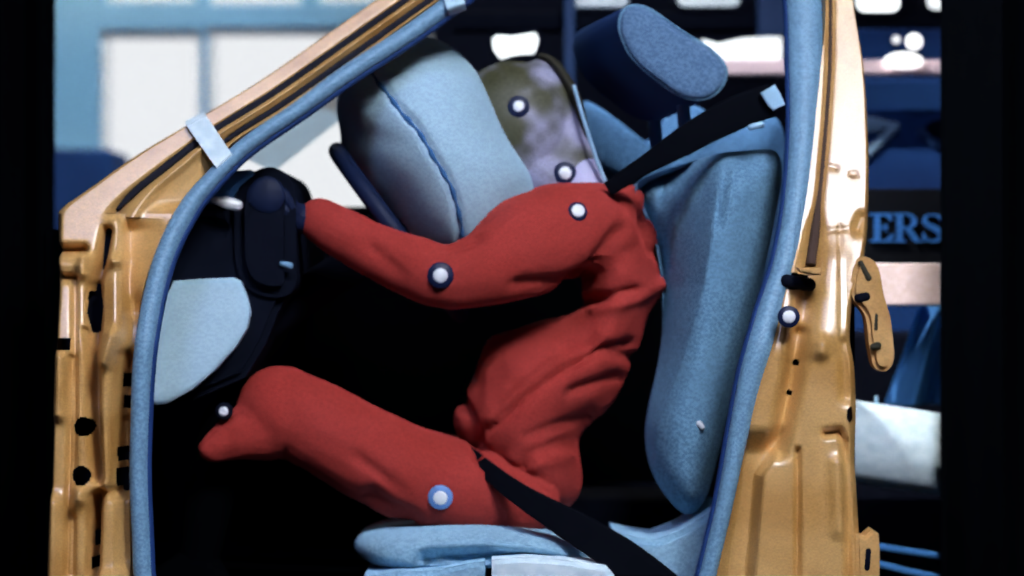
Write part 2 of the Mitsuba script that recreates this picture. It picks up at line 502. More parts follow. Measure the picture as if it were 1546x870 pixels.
def a_relief(px, py, s, t):
    d = 0.055 * (1 - sst(0.0, 0.10, s)) ** 2
    d += 0.026 * np.exp(-((s - 0.51) / 0.060) ** 2)                   # rain gutter
    d += -0.010 * np.exp(-((s - 0.67) / 0.055) ** 2)
    up = sst(0.42, 0.52, t)
    d += up * 0.022 * np.exp(-((s - 0.87) / 0.075) ** 2)
    d += (1 - up) * 0.030 * np.clip((s - 0.66) / 0.34, 0, 1)
    low = 1 - sst(0.0, 0.16, t)
    d -= low * 0.030 * np.clip((s - 0.66) / 0.34, 0, 1)
    return d


put(CB + '__sloping_pillar', sheet(A_O, A_I, 200, 90, tumble, a_relief, skirt=0.07), 'paint_ochre', smooth=50)
tag(CB + '__sloping_pillar', 'sloping ochre windscreen pillar with long grooves')

def pillar_line(sv, t0, t1, off):
    k = np.linspace(0, 1, len(A_O))
    t = np.linspace(t0, t1, 60)
    o = np.stack([PchipInterpolator(k, np.array(A_O, float)[:, i])(t) for i in (0, 1)], 1)
    q = np.stack([PchipInterpolator(k, np.array(A_I, float)[:, i])(t) for i in (0, 1)], 1)
    m = o + (q - o) * np.interp(t, [0, 1], [sv, sv])[:, None]
    return np.array([P(a, b, float(tumble(b)) + off) for a, b in m])


g = np.sin(np.linspace(0.12, math.pi - 0.12, 60)) ** 0.35
put(CB + '__sloping_pillar__groove_strip', tube(pillar_line(0.51, 0.06, 0.99, 0.010), 0.0066 * g, 10, ry=0.007), 'seam_dark', smooth=True)  # dark strips laid in so the grooves read darker
put(CB + '__sloping_pillar__groove_strip_001', tube(pillar_line(0.87, 0.50, 0.99, 0.012), 0.0058 * g, 10, ry=0.006), 'seam_dark', smooth=True)
tag(CB + '__sloping_pillar__groove_strip', 'dark strip in the gutter groove')

# --- hinge pillar
H_L = [(80, 323), (80, 360), (82, 420), (80, 480), (77, 560), (74, 640), (71, 740), (66, 870), (64, 960)]
H_R = [(262, 323), (243, 360), (221, 420), (206, 480), (197, 560), (194, 640), (192, 740), (194, 870), (195, 960)]


def h_relief(px, py, s, t):
    d = 0.035 * (1 - sst(0.0, 0.10, s)) ** 2
    d += bump(px, py, [(80, 377), (124, 377)], 7, 0.020) + bump(px, py, [(92, 419), (112, 419)], 6, 0.014)
    d += bump(px, py, [(88, 398), (118, 400)], 9, -0.008)
    d += bump(px, py, [(163, 350), (152, 400), (143, 430)], 8, 0.028) + bump(px, py, [(142, 440), (142, 500), (140, 620), (148, 720)], 9, 0.030)
    d += bump(px, py, [(128, 392), (126, 412)], 9, -0.026) + bump(px, py, [(112, 430), (112, 600), (108, 870)], 5, 0.007)
    d += bump(px, py, [(174, 336), (174, 500), (160, 560), (157, 740)], 11, -0.014)
    d += bump(px, py, [(174, 394), (182, 394)], 9, -0.020) + bump(px, py, [(172, 508), (158, 545)], 11, -0.032)
    d += bump(px, py, [(187, 540), (181, 600), (178, 640), (178, 740)], 10, 0.026)
    d += bump(px, py, [(106, 540), (100, 870)], 4, 0.010) + bump(px, py, [(92, 540), (90, 625)], 11, -0.024)
    d += bump(px, py, [(122, 745), (121, 752)], 12, -0.026) + bump(px, py, [(113, 765), (112, 768)], 8, -0.010)
    d += bump(px, py, [(143, 752), (139, 880)], 7, 0.034) + bump(px, py, [(155, 745), (185, 742)], 8, 0.020)
    d += bump(px, py, [(82, 760), (80, 940)], 14, -0.022) + bump(px, py, [(160, 876), (180, 872)], 12, -0.026)
    d += 0.020 * sst(0.80, 0.95, s) * sst(430, 480, py)
    d = np.where(d > 0, d * 1.9, d)
    d += bump(px, py, [(186, 640), (184, 740)], 9, 0.02) + bump(px, py, [(150, 745), (143, 770), (140, 860)], 8, 0.03) + bump(px, py, [(128, 500), (140, 560), (148, 650), (150, 730)], 5, 0.02)
    hr = np.interp(py, [q[1] for q in H_R], [q[0] for q in H_R])
    d += 0.034 * (1 - np.clip((px - 190) / np.maximum(hr - 190, 8), 0, 1)) * sst(184, 194, px) * sst(326, 350, py) * (1 - sst(450, 500, py))
    return d


H_HOLES = [in_disc(125, 645, 14.5), in_disc(122, 718.5, 14.5), in_rect(70, 511, 106, 528), in_poly([(133, 440), (150, 436), (156, 462), (150, 500), (136, 504), (130, 470)]),
           in_rect(180, 564, 193, 586), in_rect(180, 598, 192, 618), in_rect(173, 676, 188, 699), in_rect(172, 708, 188, 738), in_rect(137, 806, 146, 828), in_rect(134, 846, 148, 862)]
put(CB + '__hinge_pillar', sheet(H_L, H_R, 330, 90, tumble, h_relief, H_HOLES, skirt=0.08), 'paint_ochre', smooth=50)
tag(CB + '__hinge_pillar', 'pressed ochre hinge pillar with two round black holes')
a, b = P(82, 950, -0.37), P(190, 330, -0.37)
put(CB + '__pillar_shade_core', box_tm([a[0], -0.27, a[2]], [b[0], -0.16, b[2]], 0.01), 'black_trim')  # black box stands in for the shade behind the holes
tag(CB + '__pillar_shade_core', 'black core standing for the shade inside the pillar holes')

# --- B pillar
B_L = [(1246, -110), (1246, 17), (1239, 101), (1232, 168), (1221, 253), (1207, 339), (1189, 404), (1176, 450), (1167, 504), (1148, 559), (1131, 613), (1117, 690), (1108, 740), (1086, 870), (1070, 960)]
B_R = [(1276, -110), (1294, 17), (1308, 101), (1313, 168), (1316, 253), (1314, 339), (1306, 404), (1292, 450), (1287, 504), (1294, 559), (1296, 613), (1294, 690), (1297, 740), (1304, 870), (1306, 960)]
GRV = [(1252, -110), (1254, 17), (1253, 101), (1248, 180), (1240, 270), (1232, 340), (1224, 400), (1219, 440), (1212, 500), (1201, 560), (1187, 630), (1172, 690)]


def b_relief(px, py, s, t):
    gx = np.interp(py, [p[1] for p in GRV], [p[0] for p in GRV])
    w = 5 + 9 * sst(300, 380, py)
    up = 1 - sst(640, 710, py)
    d = (0.009 + 0.017 * sst(280, 380, py)) * np.exp(-((px - gx) / w) ** 2) * up
    d += 0.045 * sst(0.90, 1.0, s) ** 2 + 0.012 * (1 - sst(0, 0.08, s)) * sst(330, 420, py)
    d += 0.050 * (1 - sst(-6, 8, px - np.interp(py, [620, 650, 720, 870, 960], [1178, 1191, 1147, 1134, 1128]))) * sst(640, 690, py)
    d += bump(px, py, [(1205, 680), (1204, 960)], 4, 0.016)
    d += bump(px, py, [(1207, 505), (1192, 600), (1178, 680)], 11, 0.024)
    d += bump(px, py, [(1248, 655), (1268, 652), (1276, 668), (1281, 720), (1284, 960)], 6, 0.022)
    d += bump(px, py, [(1263, 700), (1266, 800)], 12, -0.012)
    d += bump(px, py, [(1258, 395), (1252, 490)], 24, -0.006) + bump(px, py, [(1240, 520), (1239, 530)], 13, -0.020)
    d += bump(px, py, [(1268, 340), (1270, 500)], 5, 0.0015)
    d += bump(px, py, [(1296, 345), (1302, 330)], 9, 0.012) + bump(px, py, [(1248, 348), (1278, 346)], 4, 0.002)
    d += bump(px, py, [(1275, 520), (1278, 600)], 10, 0.014)
    d += bump(px, py, [(1246, 250), (1262, 253)], 4, 0.0022) + bump(px, py, [(1285, 262), (1292, 263)], 4, 0.0022)
    return d


B_HOLES = [in_poly([(1184, 409), (1222, 416), (1226, 440), (1186, 436)]), in_poly([(1280, 617), (1287, 616), (1290, 632), (1283, 640), (1279, 632)]), in_disc(1205, 548, 4.5), in_disc(1195, 594, 4)]
put(CB + '__door_pillar', sheet(B_L, B_R, 340, 80, tumble, b_relief, B_HOLES, skirt=0.10), 'paint_ochre', smooth=50)
tag(CB + '__door_pillar', 'ochre door pillar, near white where it leans into the light')
a, b = P(1120, 960, -0.3), P(1280, 640, -0.3)
put(CB + '__pillar_shade_core_001', to_tri(m3.Manifold.batch_hull([ball(P(px, py, -0.2), 0.012, 8) for px, py in [(1180, 405), (1280, 405), (1190, 560), (1280, 650), (1150, 700), (1280, 900), (1130, 900)]])), 'black_trim')

gp = np.array([P(a, b, float(tumble(b)) + 0.014) for a, b in open_spline([q for q in GRV if q[1] < 420], 60)])
put(CB + '__door_pillar__seam', tube(gp, np.linspace(0.0034, 0.0085, 60), 10, ry=0.008), 'seam_brown', smooth=True)  # brown strip laid in so the groove reads darker
tag(CB + '__door_pillar__seam', 'brown strip along the groove')

# --- striker, hinges
put(CB + '__striker', to_tri(chain([P(1188, 424, -0.335), P(1222, 430, -0.335)], [0.011, 0.011])), 'black_trim')
tag(CB + '__striker', 'black door striker')
put(CB + '__striker_plate', slab([(1205, 404), (1240, 404), (1240, 416), (1226, 416), (1210, 411)], -0.395, -0.35, 0.003), 'paint_ochre')
hk = put(CB + '__hinge', slab([(1290, 405), (1300, 388), (1315, 390), (1328, 408), (1334, 440), (1345, 480), (1350, 520), (1349, 548), (1338, 561), (1322, 556), (1316, 540), (1310, 500), (1303, 470), (1291, 456)], -0.34, -0.28, 0.008, spline=True), 'paint_ochre', smooth=30)
tag(hk, 'ochre hinge bracket')
put(hk + '__slot', to_tri(chain([P(1323, 476, -0.337), P(1322, 497, -0.337)], [0.004, 0.004], 10)), 'skull_cap')
put(hk + '__slot_001', to_tri(chain([P(1297, 450, -0.337), P(1307, 448, -0.337)], [0.008, 0.008], 10)), 'black_trim')
put(hk + '__slot_002', to_tri(chain([P(1300, 398, -0.337), P(1311, 420, -0.337)], [0.005, 0.006], 10)), 'skull_cap')
put(hk + '__pin', to_tri(chain([P(1319, 524, -0.342), P(1325, 522, -0.342)], [0.006, 0.006], 12)), 'skull_cap')
hk = put(part(CB, 'hinge'), slab([(1292, 806), (1306, 810), (1318, 800), (1327, 806), (1329, 830), (1328, 905), (1294, 905)], -0.36, -0.29, 0.006), 'paint_ochre', smooth=30)
put(hk + '__slot', to_tri(chain([P(1311, 832, -0.358), P(1309, 858, -0.358)], [0.005, 0.005], 10)), 'black_trim')

# --- roof rail, sill and bottom of the frame (just outside the picture)
put(CB + '__roof_rail', tube([P(700, -120, -0.15), P(900, -165, -0.13), P(1100, -165, -0.13), P(1262, -115, -0.15)], 0.05, ry=0.04), 'paint_ochre')
put(CB + '__sill', box_tm(P(64, 1040, -0.37), P(1306, 935, -0.30) * [1, 1, 1], 0.015), 'paint_ochre')

# --- rubber seal round the door opening
SEAL = [(212, 800), (209, 713), (211, 628), (214, 560), (221, 500), (232, 442), (251, 378), (272, 334), (296, 297), (322, 268), (357, 232), (440, 172), (520, 114), (600, 62), (668, 14), (760, -55),
        (860, -105), (1000, -128), (1120, -122), (1190, -90), (1214, 0), (1216, 100), (1214, 168), (1208, 250), (1196, 340), (1180, 410), (1162, 470), (1148, 520), (1136, 560), (1122, 620), (1106, 700), (1092, 770), (1073, 850), (1050, 905), (980, 922), (700, 922), (400, 922), (260, 912), (220, 885), (214, 850)]
SW = [13, 13, 13, 14, 14, 14, 14, 14, 13, 12, 12, 12, 13, 13, 13, 14, 14, 16, 20, 24, 26, 25, 21, 18, 16, 15, 17, 18, 17, 15, 13, 12, 12, 12, 12, 12, 12, 12, 13, 13]
sp = np.array(SEAL, float)
tck, uu = splprep(np.vstack([sp, sp[:1]]).T, s=0, per=True)
us = np.arange(420) / 420
sxy = np.array(splev(us, tck)).T
swid = np.interp(us, uu, SW + SW[:1]) / SC
spts = np.array([P(q[0], q[1], float(tumble(q[1])) + 0.012) for q in sxy])
put(CB + '__door_seal', tube(spts, swid, 18, ry=np.full(420, 0.019), closed=True), 'seal_rubber', smooth=True)
tag(CB + '__door_seal', 'pale blue rubber seal around the door opening')
tt = np.roll(sxy, -1, 0) - np.roll(sxy, 1, 0)
nn = np.stack([-tt[:, 1], tt[:, 0]], 1) / np.linalg.norm(tt, axis=1, keepdims=True)
lip = sxy + nn * (swid * SC + 2.5)[:, None]
put(CB + '__door_seal__lip', tube(np.array([P(q[0], q[1], float(tumble(q[1])) + 0.025) for q in lip]), 0.0052, 10, ry=np.full(420, 0.012), closed=True), 'seal_lip', smooth=True)
tag(CB + '__door_seal__lip', 'dark blue inner lip')

# --- inner structure: far side, floor pan, firewall, windscreen
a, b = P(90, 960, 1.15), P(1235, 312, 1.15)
put(CB + '__inner_side_panel', box_tm([a[0], 1.15, 0.38], [b[0], 1.20, b[2]], 0.01), 'black_cloth')  # side panel, floor pan and firewall blackened for the cabin shade
tag(CB + '__inner_side_panel', 'far side trim, blackened for the cabin shade')
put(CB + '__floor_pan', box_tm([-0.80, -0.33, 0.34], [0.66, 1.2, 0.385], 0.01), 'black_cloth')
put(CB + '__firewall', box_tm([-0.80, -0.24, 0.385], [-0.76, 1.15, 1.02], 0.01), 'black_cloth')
ws = [P(345, 232, -0.22), P(690, -22, -0.12)]
far = [np.array([ws[0][0], 1.05, ws[0][2]]), np.array([ws[1][0], 0.95, ws[1][2]])]
wv = np.array([ws[0], ws[1], far[1], far[0]])
put(CB + '__windscreen', trimesh.Trimesh(wv + [-0.012, 0, 0.012], [[0, 1, 2], [0, 2, 3]], process=False), 'pane_glass', smooth=False)
tag(CB + '__windscreen', 'clear windscreen glass seen edge on')
put('test_sled', box_tm([-0.86, -0.30, 0.0], [0.70, 1.15, 0.34], 0.02), 'hall_dark')
tag('test_sled', 'dark steel sled that carries the car body', 'test sled')

# --- tape across the sloping pillar
tape = sheet([(276, 182), (333, 262)], [(306, 166), (356, 240)], 40, 12, tumble, lambda px, py, s, t: -0.012 + 0.03 * (sst(0.86, 1, t) ** 2) + 0.05 * (1 - sst(0, 0.12, t)) + 0.0 * t, skirt=0.006)
put('tape_strip', tape, 'pad_white', smooth=60)
tag('tape_strip', 'pale tape strip wrapped across the sloping windscreen pillar', 'tape')
tape = sheet([(660, -30), (678, 24)], [(694, -44), (704, 14)], 30, 12, tumble, lambda px, py, s, t: -0.016 + 0.03 * (sst(0.8, 1, t) ** 2), skirt=0.006)
put('tape_strip_001', tape, 'panel_pale', smooth=60)
tag('tape_strip_001', 'short pale blue tape end at the very top of the sloping windscreen pillar', 'tape')

# ================================================================== DASHBOARD, WHEEL, AIRBAG
D = 'dashboard'
tag(D, 'black dashboard with a hooded instrument binnacle left of the sleeve', 'dashboard')
dash_o = [(238, 440), (262, 350), (285, 318), (310, 306), (345, 314), (352, 330), (430, 330), (446, 370), (446, 420), (420, 470), (400, 520), (370, 570), (300, 600), (240, 620), (226, 560)]
put(D + '__body', slab(dash_o, -0.10, 1.0, 0.012), 'black_trim', smooth=30)
hood = [(352, 340), (352, 310), (362, 278), (384, 258), (408, 252), (430, 262), (443, 286), (446, 320), (446, 400), (440, 440), (380, 440)]
put(D + '__binnacle', slab(hood, -0.13, 0.42, 0.02, spline=True), 'black_trim', smooth=30)
put(D + '__binnacle__end_cap', inflate([(372, 300), (380, 278), (402, 266), (424, 276), (430, 300), (420, 318), (390, 320)], -0.128, 0.012, n=50, rings=6), 'black_vinyl', smooth=True)
tag(D + '__binnacle__end_cap', 'dark blue end cap')
put(D + '__top_pad', slab([(296, 312), (306, 292), (328, 272), (350, 258), (378, 256), (384, 262), (362, 280), (350, 300), (330, 300)], -0.13, 0.9, 0.008), 'pad_navy_lit', smooth=30)
put(D + '__top_highlight', to_tri(chain([P(322, 302, -0.15), P(342, 306, -0.15), P(358, 310, -0.15)], [0.004, 0.0115, 0.0105], 16)), 'white_gloss', smooth=True)  # white piece stands in for a highlight on the dash top
tag(D + '__top_highlight', 'white piece standing for a highlight on the top')
put(D + '__glint_bead', to_tri(chain([P(426, 398, -0.135), P(438, 401, -0.135)], [0.005, 0.006], 14)), 'seal_rubber', smooth=True)  # bead stands in for a small blue glint
tag(D + '__glint_bead', 'small blue bead standing for a glint')
pan = [(262, 424), (300, 421), (350, 419), (362, 424), (372, 450), (377, 472), (372, 496), (355, 524), (325, 558), (290, 588), (250, 610), (234, 611), (226, 600), (227, 560), (234, 510), (245, 460)]
put(D + '__end_panel', plate(Polygon([(P(a, b, -0.15)[0], P(a, b, -0.15)[2]) for a, b in closed_lin(pan, 120)]).buffer(0.004).buffer(-0.004), -0.15, -0.10, 0.004), 'panel_pale', smooth=30)
tag(D + '__end_panel', 'pale blue rounded panel at the end of the dashboard')

# steering wheel: rim torus tilted, hub and column
SWN = 'steering_wheel'
tag(SWN, 'black steering wheel seen edge on, behind the airbag', 'steering wheel')
wc, wn = P(602, 352, 0.10), np.array([0.80, 0.0, 0.60])
e1, e2 = np.array([0, 1.0, 0]), np.cross(np.array([0.80, 0.0, 0.60]), [0, 1.0, 0])
ang = np.linspace(0, 2 * math.pi, 72, endpoint=False)
ringp = wc + 0.185 * (np.cos(ang)[:, None] * e1 + np.sin(ang)[:, None] * e2)


def sweep_ring(pts, r, normal, sides=12):
    p = np.asarray(pts)
    c = p.mean(0)
    rad = (p - c) / np.linalg.norm(p - c, axis=1, keepdims=True)
    a2 = np.arange(sides) * 2 * math.pi / sides
    v = p[:, None] + r * (np.cos(a2)[None, :, None] * rad[:, None] + np.sin(a2)[None, :, None] * normal[None, None])
    n = len(p)
    f = []
    for i in range(n):
        k = (i + 1) % n
        for j in range(sides):
            l = (j + 1) % sides
            f += [(i * sides + j, i * sides + l, k * sides + l), (i * sides + j, k * sides + l, k * sides + j)]
    tm = trimesh.Trimesh(v.reshape(-1, 3), f, process=False)
    if tm.volume < 0:
        tm.invert()
    return tm


put(SWN + '__rim', sweep_ring(ringp, 0.016, wn), 'black_vinyl', smooth=True)
put(SWN + '__hub', rod(wc - wn * 0.03, wc + wn * 0.01, 0.06), 'black_trim', smooth=True)
for k in range(3):
    t = -math.pi / 2 + k * 2 * math.pi / 3
    put(part(SWN, 'spoke'), rod(wc, wc + 0.18 * (math.cos(t) * e1 + math.sin(t) * e2), 0.013), 'black_trim', smooth=True)
put(SWN + '__column', rod(wc, wc - wn * 0.32 + np.array([0, 0, 0.02]), 0.035), 'black_trim', smooth=True)

# airbag
AB = 'airbag'
tag(AB, 'inflated pale blue airbag between the dummy head and the steering wheel', 'airbag')
ab_o = [(600, 62), (634, 56), (664, 62), (700, 86), (732, 126), (758, 176), (782, 224), (808, 278), (800, 330), (770, 380), (720, 410), (690, 412), (640, 390), (596, 350), (560, 312), (532, 278), (516, 244), (514, 204), (508, 160), (516, 130), (540, 104), (570, 80)]
SEAM = [(548, 92), (566, 117), (583, 140), (604, 168), (620, 186), (637, 203), (650, 227), (657, 240), (668, 256), (684, 285), (693, 315), (697, 345), (696, 372), (694, 400)]


def ab_relief(px, py):
    d = 1e9
    side = 0
    best = 1e9
    for (x0, y0), (x1, y1) in zip(SEAM[:-1], SEAM[1:]):
        dx, dy = x1 - x0, y1 - y0
        u = min(1, max(0, ((px - x0) * dx + (py - y0) * dy) / (dx * dx + dy * dy)))
        dd = math.hypot(px - x0 - u * dx, py - y0 - u * dy)
        if dd < best:
            best = dd
            side = dx * (py - y0) - dy * (px - x0)
    left = side > 0
    r = 0.0
    if left:
        r = 0.11 * min(1, best / 130) ** 1.1            # the dash side of the bag falls away from the seam
    r += 0.010 * math.exp(-(best / 7) ** 2)
    q = np.array([px / 60.0, py / 60.0, 0.3])
    r += 0.005 * (float(meshkit.fbm(q, 2, 5)) - 0.5)
    return r


put(AB + '__cushion', inflate(ab_o, 0.11, 0.25, n=200, rings=34, expo=2.4, root=0.55, centre=(655, 232), relief=ab_relief), 'airbag_fabric', smooth=True)


def on_front(mesh, px, py, off=0.0, yref=0.0):
    """The near surface of a mesh where the camera sees (px, py), moved off metres towards the camera."""
    o = np.array([0, -CAM_D, CAM_Z])
    d = P(px, py, yref) - o
    d /= np.linalg.norm(d)
    v, f = np.asarray(mesh.vertices), np.asarray(mesh.faces)
    a, b, c = v[f[:, 0]], v[f[:, 1]], v[f[:, 2]]
    e1_, e2_ = b - a, c - a
    h = np.cross(d, e2_)
    det = (e1_ * h).sum(1)
    det[np.abs(det) < 1e-14] = 1e-14
    s = o - a
    u = (s * h).sum(1) / det
    q = np.cross(s, e1_)
    w = (q @ d) / det
    t = (e2_ * q).sum(1) / det
    ok = (u >= -1e-6) & (w >= -1e-6) & (u + w <= 1 + 1e-6) & (t > 0)
    if not ok.any():
        return None, None
    i = np.where(ok)[0][np.argmin(t[ok])]
    n = np.cross(e1_[i], e2_[i])
    n /= np.linalg.norm(n)
    if n @ d > 0:
        n = -n
    return o + d * t[i] + n * off, n


ab_mesh = inflate(ab_o, 0.11, 0.25, n=200, rings=34, expo=2.4, root=0.55, centre=(655, 232), relief=ab_relief)
rng = np.random.default_rng(4)
sm = open_spline(SEAM[:-1], 70)
wob = np.cumsum(rng.normal(0, 1.0, 70))
wob = (wob - np.linspace(wob[0], wob[-1], 70)) * 0.8
seam_pts = []
for (qx, qy), wv_ in zip(sm, wob):
    p, n_ = on_front(ab_mesh, qx + wv_ * 0.8, qy - wv_ * 0.3, 0.0005)
    if p is not None:
        seam_pts.append(p)
put(AB + '__seam', tube(np.array(seam_pts), 0.0034 + 0.0014 * np.sin(np.arange(len(seam_pts)) * 0.9), 8), 'airbag_stitch', smooth=True)
tag(AB + '__seam', 'puckered dark seam')

# ================================================================== SEATS
S1 = 'car_seat'
tag(S1, 'blue-grey driver seat with folded fabric behind the red suited dummy', 'car seat')
back_o = [(962, 278), (985, 262), (1030, 246), (1080, 233), (1130, 228), (1172, 232), (1178, 262), (1172, 310), (1156, 390), (1136, 470), (1112, 560), (1092, 650), (1074, 720), (1056, 764), (1040, 776), (1018, 764),
          (996, 735), (981, 698), (977, 655), (984, 606), (996, 555), (1004, 500), (1004, 440), (998, 390), (984, 340), (968, 304)]


def back_relief(px, py):
    px, py = np.asarray(px, float), np.asarray(py, float)
    edge = np.interp(py, [230, 330, 430, 540, 640, 760], [1088, 1072, 1056, 1026, 990, 980])
    d = 0.0042 * np.clip(edge - px, 0, 58)                               # the seating surface turns away to the left of the bolster
    d += bump(px, py, [(1108, 262), (1090, 340), (1074, 430), (1044, 540), (1012, 640)], 22, -0.010)
    d += bump(px, py, [(1003, 305), (1014, 258)], 5, 0.016) + bump(px, py, [(1028, 325), (1042, 254)], 6, 0.020) + bump(px, py, [(1056, 300), (1064, 250)], 5, 0.012)
    d += bump(px, py, [(1076, 340), (1090, 252)], 6, 0.016) + bump(px, py, [(1022, 290), (1020, 400)], 6, -0.006)
    return float(d)


bm = inflate(back_o, -0.04, 0.14, n=200, rings=44, centre=(1058, 500), relief=back_relief, back=0.42, round_px=62)
put(S1 + '__backrest', bm, 'seat_fabric', smooth=True)
p, n_ = on_front(bm, 1057, 643, 0.002)
put(S1 + '__clip', to_tri(chain([p + [-.003, 0, .004], p + [.003, 0, -.002]], [0.006, 0.005], 14)), 'white_paint', smooth=True)
tag(S1 + '__clip', 'small white clip')
# headrest: turned on its posts
near_cap = closed_spline([(945, 10), (968, 8), (1000, 26), (1045, 56), (1084, 84), (1098, 106), (1090, 134), (1066, 150), (1034, 148), (996, 124), (958, 92), (938, 58), (934, 28)], 60)
far_cap = (near_cap - near_cap.mean(0)) * 0.98 + near_cap.mean(0) + [-70, 33]
mid_cap = near_cap + (far_cap - near_cap) * 0.06
cap_in = (near_cap - near_cap.mean(0)) * 0.94 + near_cap.mean(0)
pts = [P(q[0], q[1], -0.075) for q in cap_in] + [P(q[0], q[1], -0.06) for q in near_cap] + [P(q[0], q[1], 0.20) for q in far_cap]
hull = trimesh.Trimesh(pts, process=False).convex_hull
put(S1 + '__headrest', hull, 'headrest_dark', smooth=30)
tag(S1 + '__headrest', 'dark blue box-shaped headrest, tilted')
put(S1 + '__headrest__side_panel', inflate(list((near_cap - near_cap.mean(0)) * 0.965 + near_cap.mean(0)), -0.070, 0.012, n=80, rings=8, expo=8.0), 'headrest_cap', smooth=True)
tag(S1 + '__headrest__side_panel', 'grey-blue fabric side panel')
edge = np.array([P(q[0], q[1], -0.066) for q in (near_cap - near_cap.mean(0)) * 0.975 + near_cap.mean(0)])
put(S1 + '__headrest__piping', tube(edge, 0.0035, 8, closed=True), 'seat_fabric', smooth=True)
put(S1 + '__headrest_post', rod(P(1030, 140, 0.0), P(1036, 226, 0.08), 0.012), 'navy_vinyl', smooth=True)
put(S1 + '__headrest_post_001', rod(P(985, 150, 0.19), P(992, 228, 0.22), 0.012), 'navy_vinyl', smooth=True)
# cushion
cush_o = [(536, 822), (542, 805), (562, 794), (610, 787), (680, 781), (760, 783), (830, 792), (872, 802), (894, 818), (908, 836), (924, 856), (900, 858), (820, 850), (730, 848), (660, 850), (600, 848), (556, 842)]


def cush_relief(px, py):
    d = bump(np.asarray(px, float), np.asarray(py, float), [(650, 826), (740, 822), (820, 828), (880, 842)], 12, 0.045)
    d += bump(np.asarray(px, float), np.asarray(py, float), [(652, 820), (700, 838)], 5, -0.014)
    return float(d)


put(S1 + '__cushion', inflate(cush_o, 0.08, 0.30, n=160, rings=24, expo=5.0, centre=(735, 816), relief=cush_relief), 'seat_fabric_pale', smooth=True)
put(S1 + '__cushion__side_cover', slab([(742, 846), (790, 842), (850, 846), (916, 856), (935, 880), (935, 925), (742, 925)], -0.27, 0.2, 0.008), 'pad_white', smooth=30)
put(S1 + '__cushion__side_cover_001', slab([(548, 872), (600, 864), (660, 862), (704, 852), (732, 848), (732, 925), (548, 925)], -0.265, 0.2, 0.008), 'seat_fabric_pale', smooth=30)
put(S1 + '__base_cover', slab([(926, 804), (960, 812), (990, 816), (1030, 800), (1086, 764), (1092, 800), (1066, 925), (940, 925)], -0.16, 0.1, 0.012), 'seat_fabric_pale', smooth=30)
tag(S1 + '__base_cover', 'pale side cover of the seat base')

S2 = 'car_seat_001'
tag(S2, 'passenger seat with shade put into its dark blue colour, half hidden behind the headrest and the dummy neck', 'car seat')
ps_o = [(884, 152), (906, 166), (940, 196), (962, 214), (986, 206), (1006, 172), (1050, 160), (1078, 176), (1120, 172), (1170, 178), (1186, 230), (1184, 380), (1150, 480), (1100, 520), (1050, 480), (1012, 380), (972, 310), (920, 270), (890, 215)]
put(S2 + '__backrest', inflate(ps_o, 0.75, 0.20, n=110, rings=14, expo=4.0, centre=(1060, 300)), 'seat_fabric_shaded', smooth=True)
put(S2 + '__cushion', box_tm([-0.22, 0.50, 0.385], [0.36, 1.0, 0.52], 0.04), 'black_trim', smooth=30)  # black carries the cabin shade over this cushion

# ================================================================== SEAT BELTS
SB = 'seat_belt'
tag(SB, 'black shoulder seat belt running from the pillar down to the red shoulder', 'seat belt')
put(SB + '__strap', ribbon([P(1166, 152, -0.19), P(1100, 176, -0.17), P(1030, 215, -0.15), P(960, 258, -0.115), P(918, 286, -0.09)], [0.058, 0.058, 0.050, 0.034, 0.026]), 'webbing', smooth=True)
put(SB + '__anchor', slab([(1148, 140), (1170, 127), (1178, 140), (1186, 158), (1168, 167), (1160, 160)], -0.205, -0.195, 0.002), 'steel_pale', smooth=30)
tag(SB + '__anchor', 'pale steel anchor plate')
put(SB + '__anchor_001', to_tri(chain([P(1134, 192, -0.20), P(1150, 188, -0.20)], [0.006, 0.006], 12)), 'steel_pale', smooth=True)
LB = 'seat_belt_001'
tag(LB, 'black lap seat belt crossing the red hip down to the sill', 'seat belt')
put(LB + '__strap', ribbon([P(704, 680, 0.0), P(740, 713, -0.10), P(800, 757, -0.165), P(860, 792, -0.20), P(930, 836, -0.23), P(1010, 900, -0.27)], [0.022, 0.030, 0.040, 0.056, 0.066, 0.070]), 'webbing', smooth=True)

# ================================================================== THE CRASH TEST DUMMY
DM = 'crash_test_dummy'
tag(DM, 'crash test dummy in a red suit leaning forward with its face in the airbag', 'crash test dummy')


def px_chain(pts, y, seg=24):
    """A limb from photograph points: (px, py, radius in px[, depth])."""
    ps, rs = [], []
    for q in pts:
        yy = q[3] if len(q) > 3 else y
        ps.append(P(q[0], q[1], yy))
        rs.append(q[2] / SC * (CAM_D + yy) / CAM_D)
    return chain(ps, rs, seg)


torso_o = [(846, 282), (880, 278), (920, 275), (954, 279), (972, 294), (972, 318), (986, 338), (994, 360), (992, 392), (1000, 418), (1003, 436), (992, 456), (976, 486), (966, 524), (950, 560), (930, 602), (902, 634), (876, 660),
           (876, 690), (880, 724), (872, 752), (852, 772), (820, 772), (770, 744), (728, 706), (706, 680), (688, 652), (686, 618), (700, 592), (716, 566), (726, 534), (738, 511), (772, 499), (820, 482), (868, 464), (866, 430), (850, 340)]
torso = to_man(inflate_even(torso_o, 0.10, 0.20, 100))
arm = px_chain([(482, 332, 33, -0.07), (512, 350, 38, -0.08), (556, 374, 40, -0.10), (600, 394, 45, -0.12), (650, 412, 50, -0.14), (684, 418, 50, -0.14), (740, 404, 58, -0.13), (800, 370, 78, -0.10), (850, 352, 76, -0.07), (900, 345, 70, -0.02)], 0)
far_arm = px_chain([(600, 365, 34, 0.36), (690, 400, 42, 0.38), (870, 360, 66, 0.27)], 0)
thigh = px_chain([(800, 758, 46), (700, 738, 70), (613, 716, 75), (545, 680, 70), (485, 645, 67), (425, 622, 70)], -0.03) + px_chain([(415, 640, 56, -0.03), (372, 653, 41, -0.06), (322, 677, 22, -0.085)], 0)
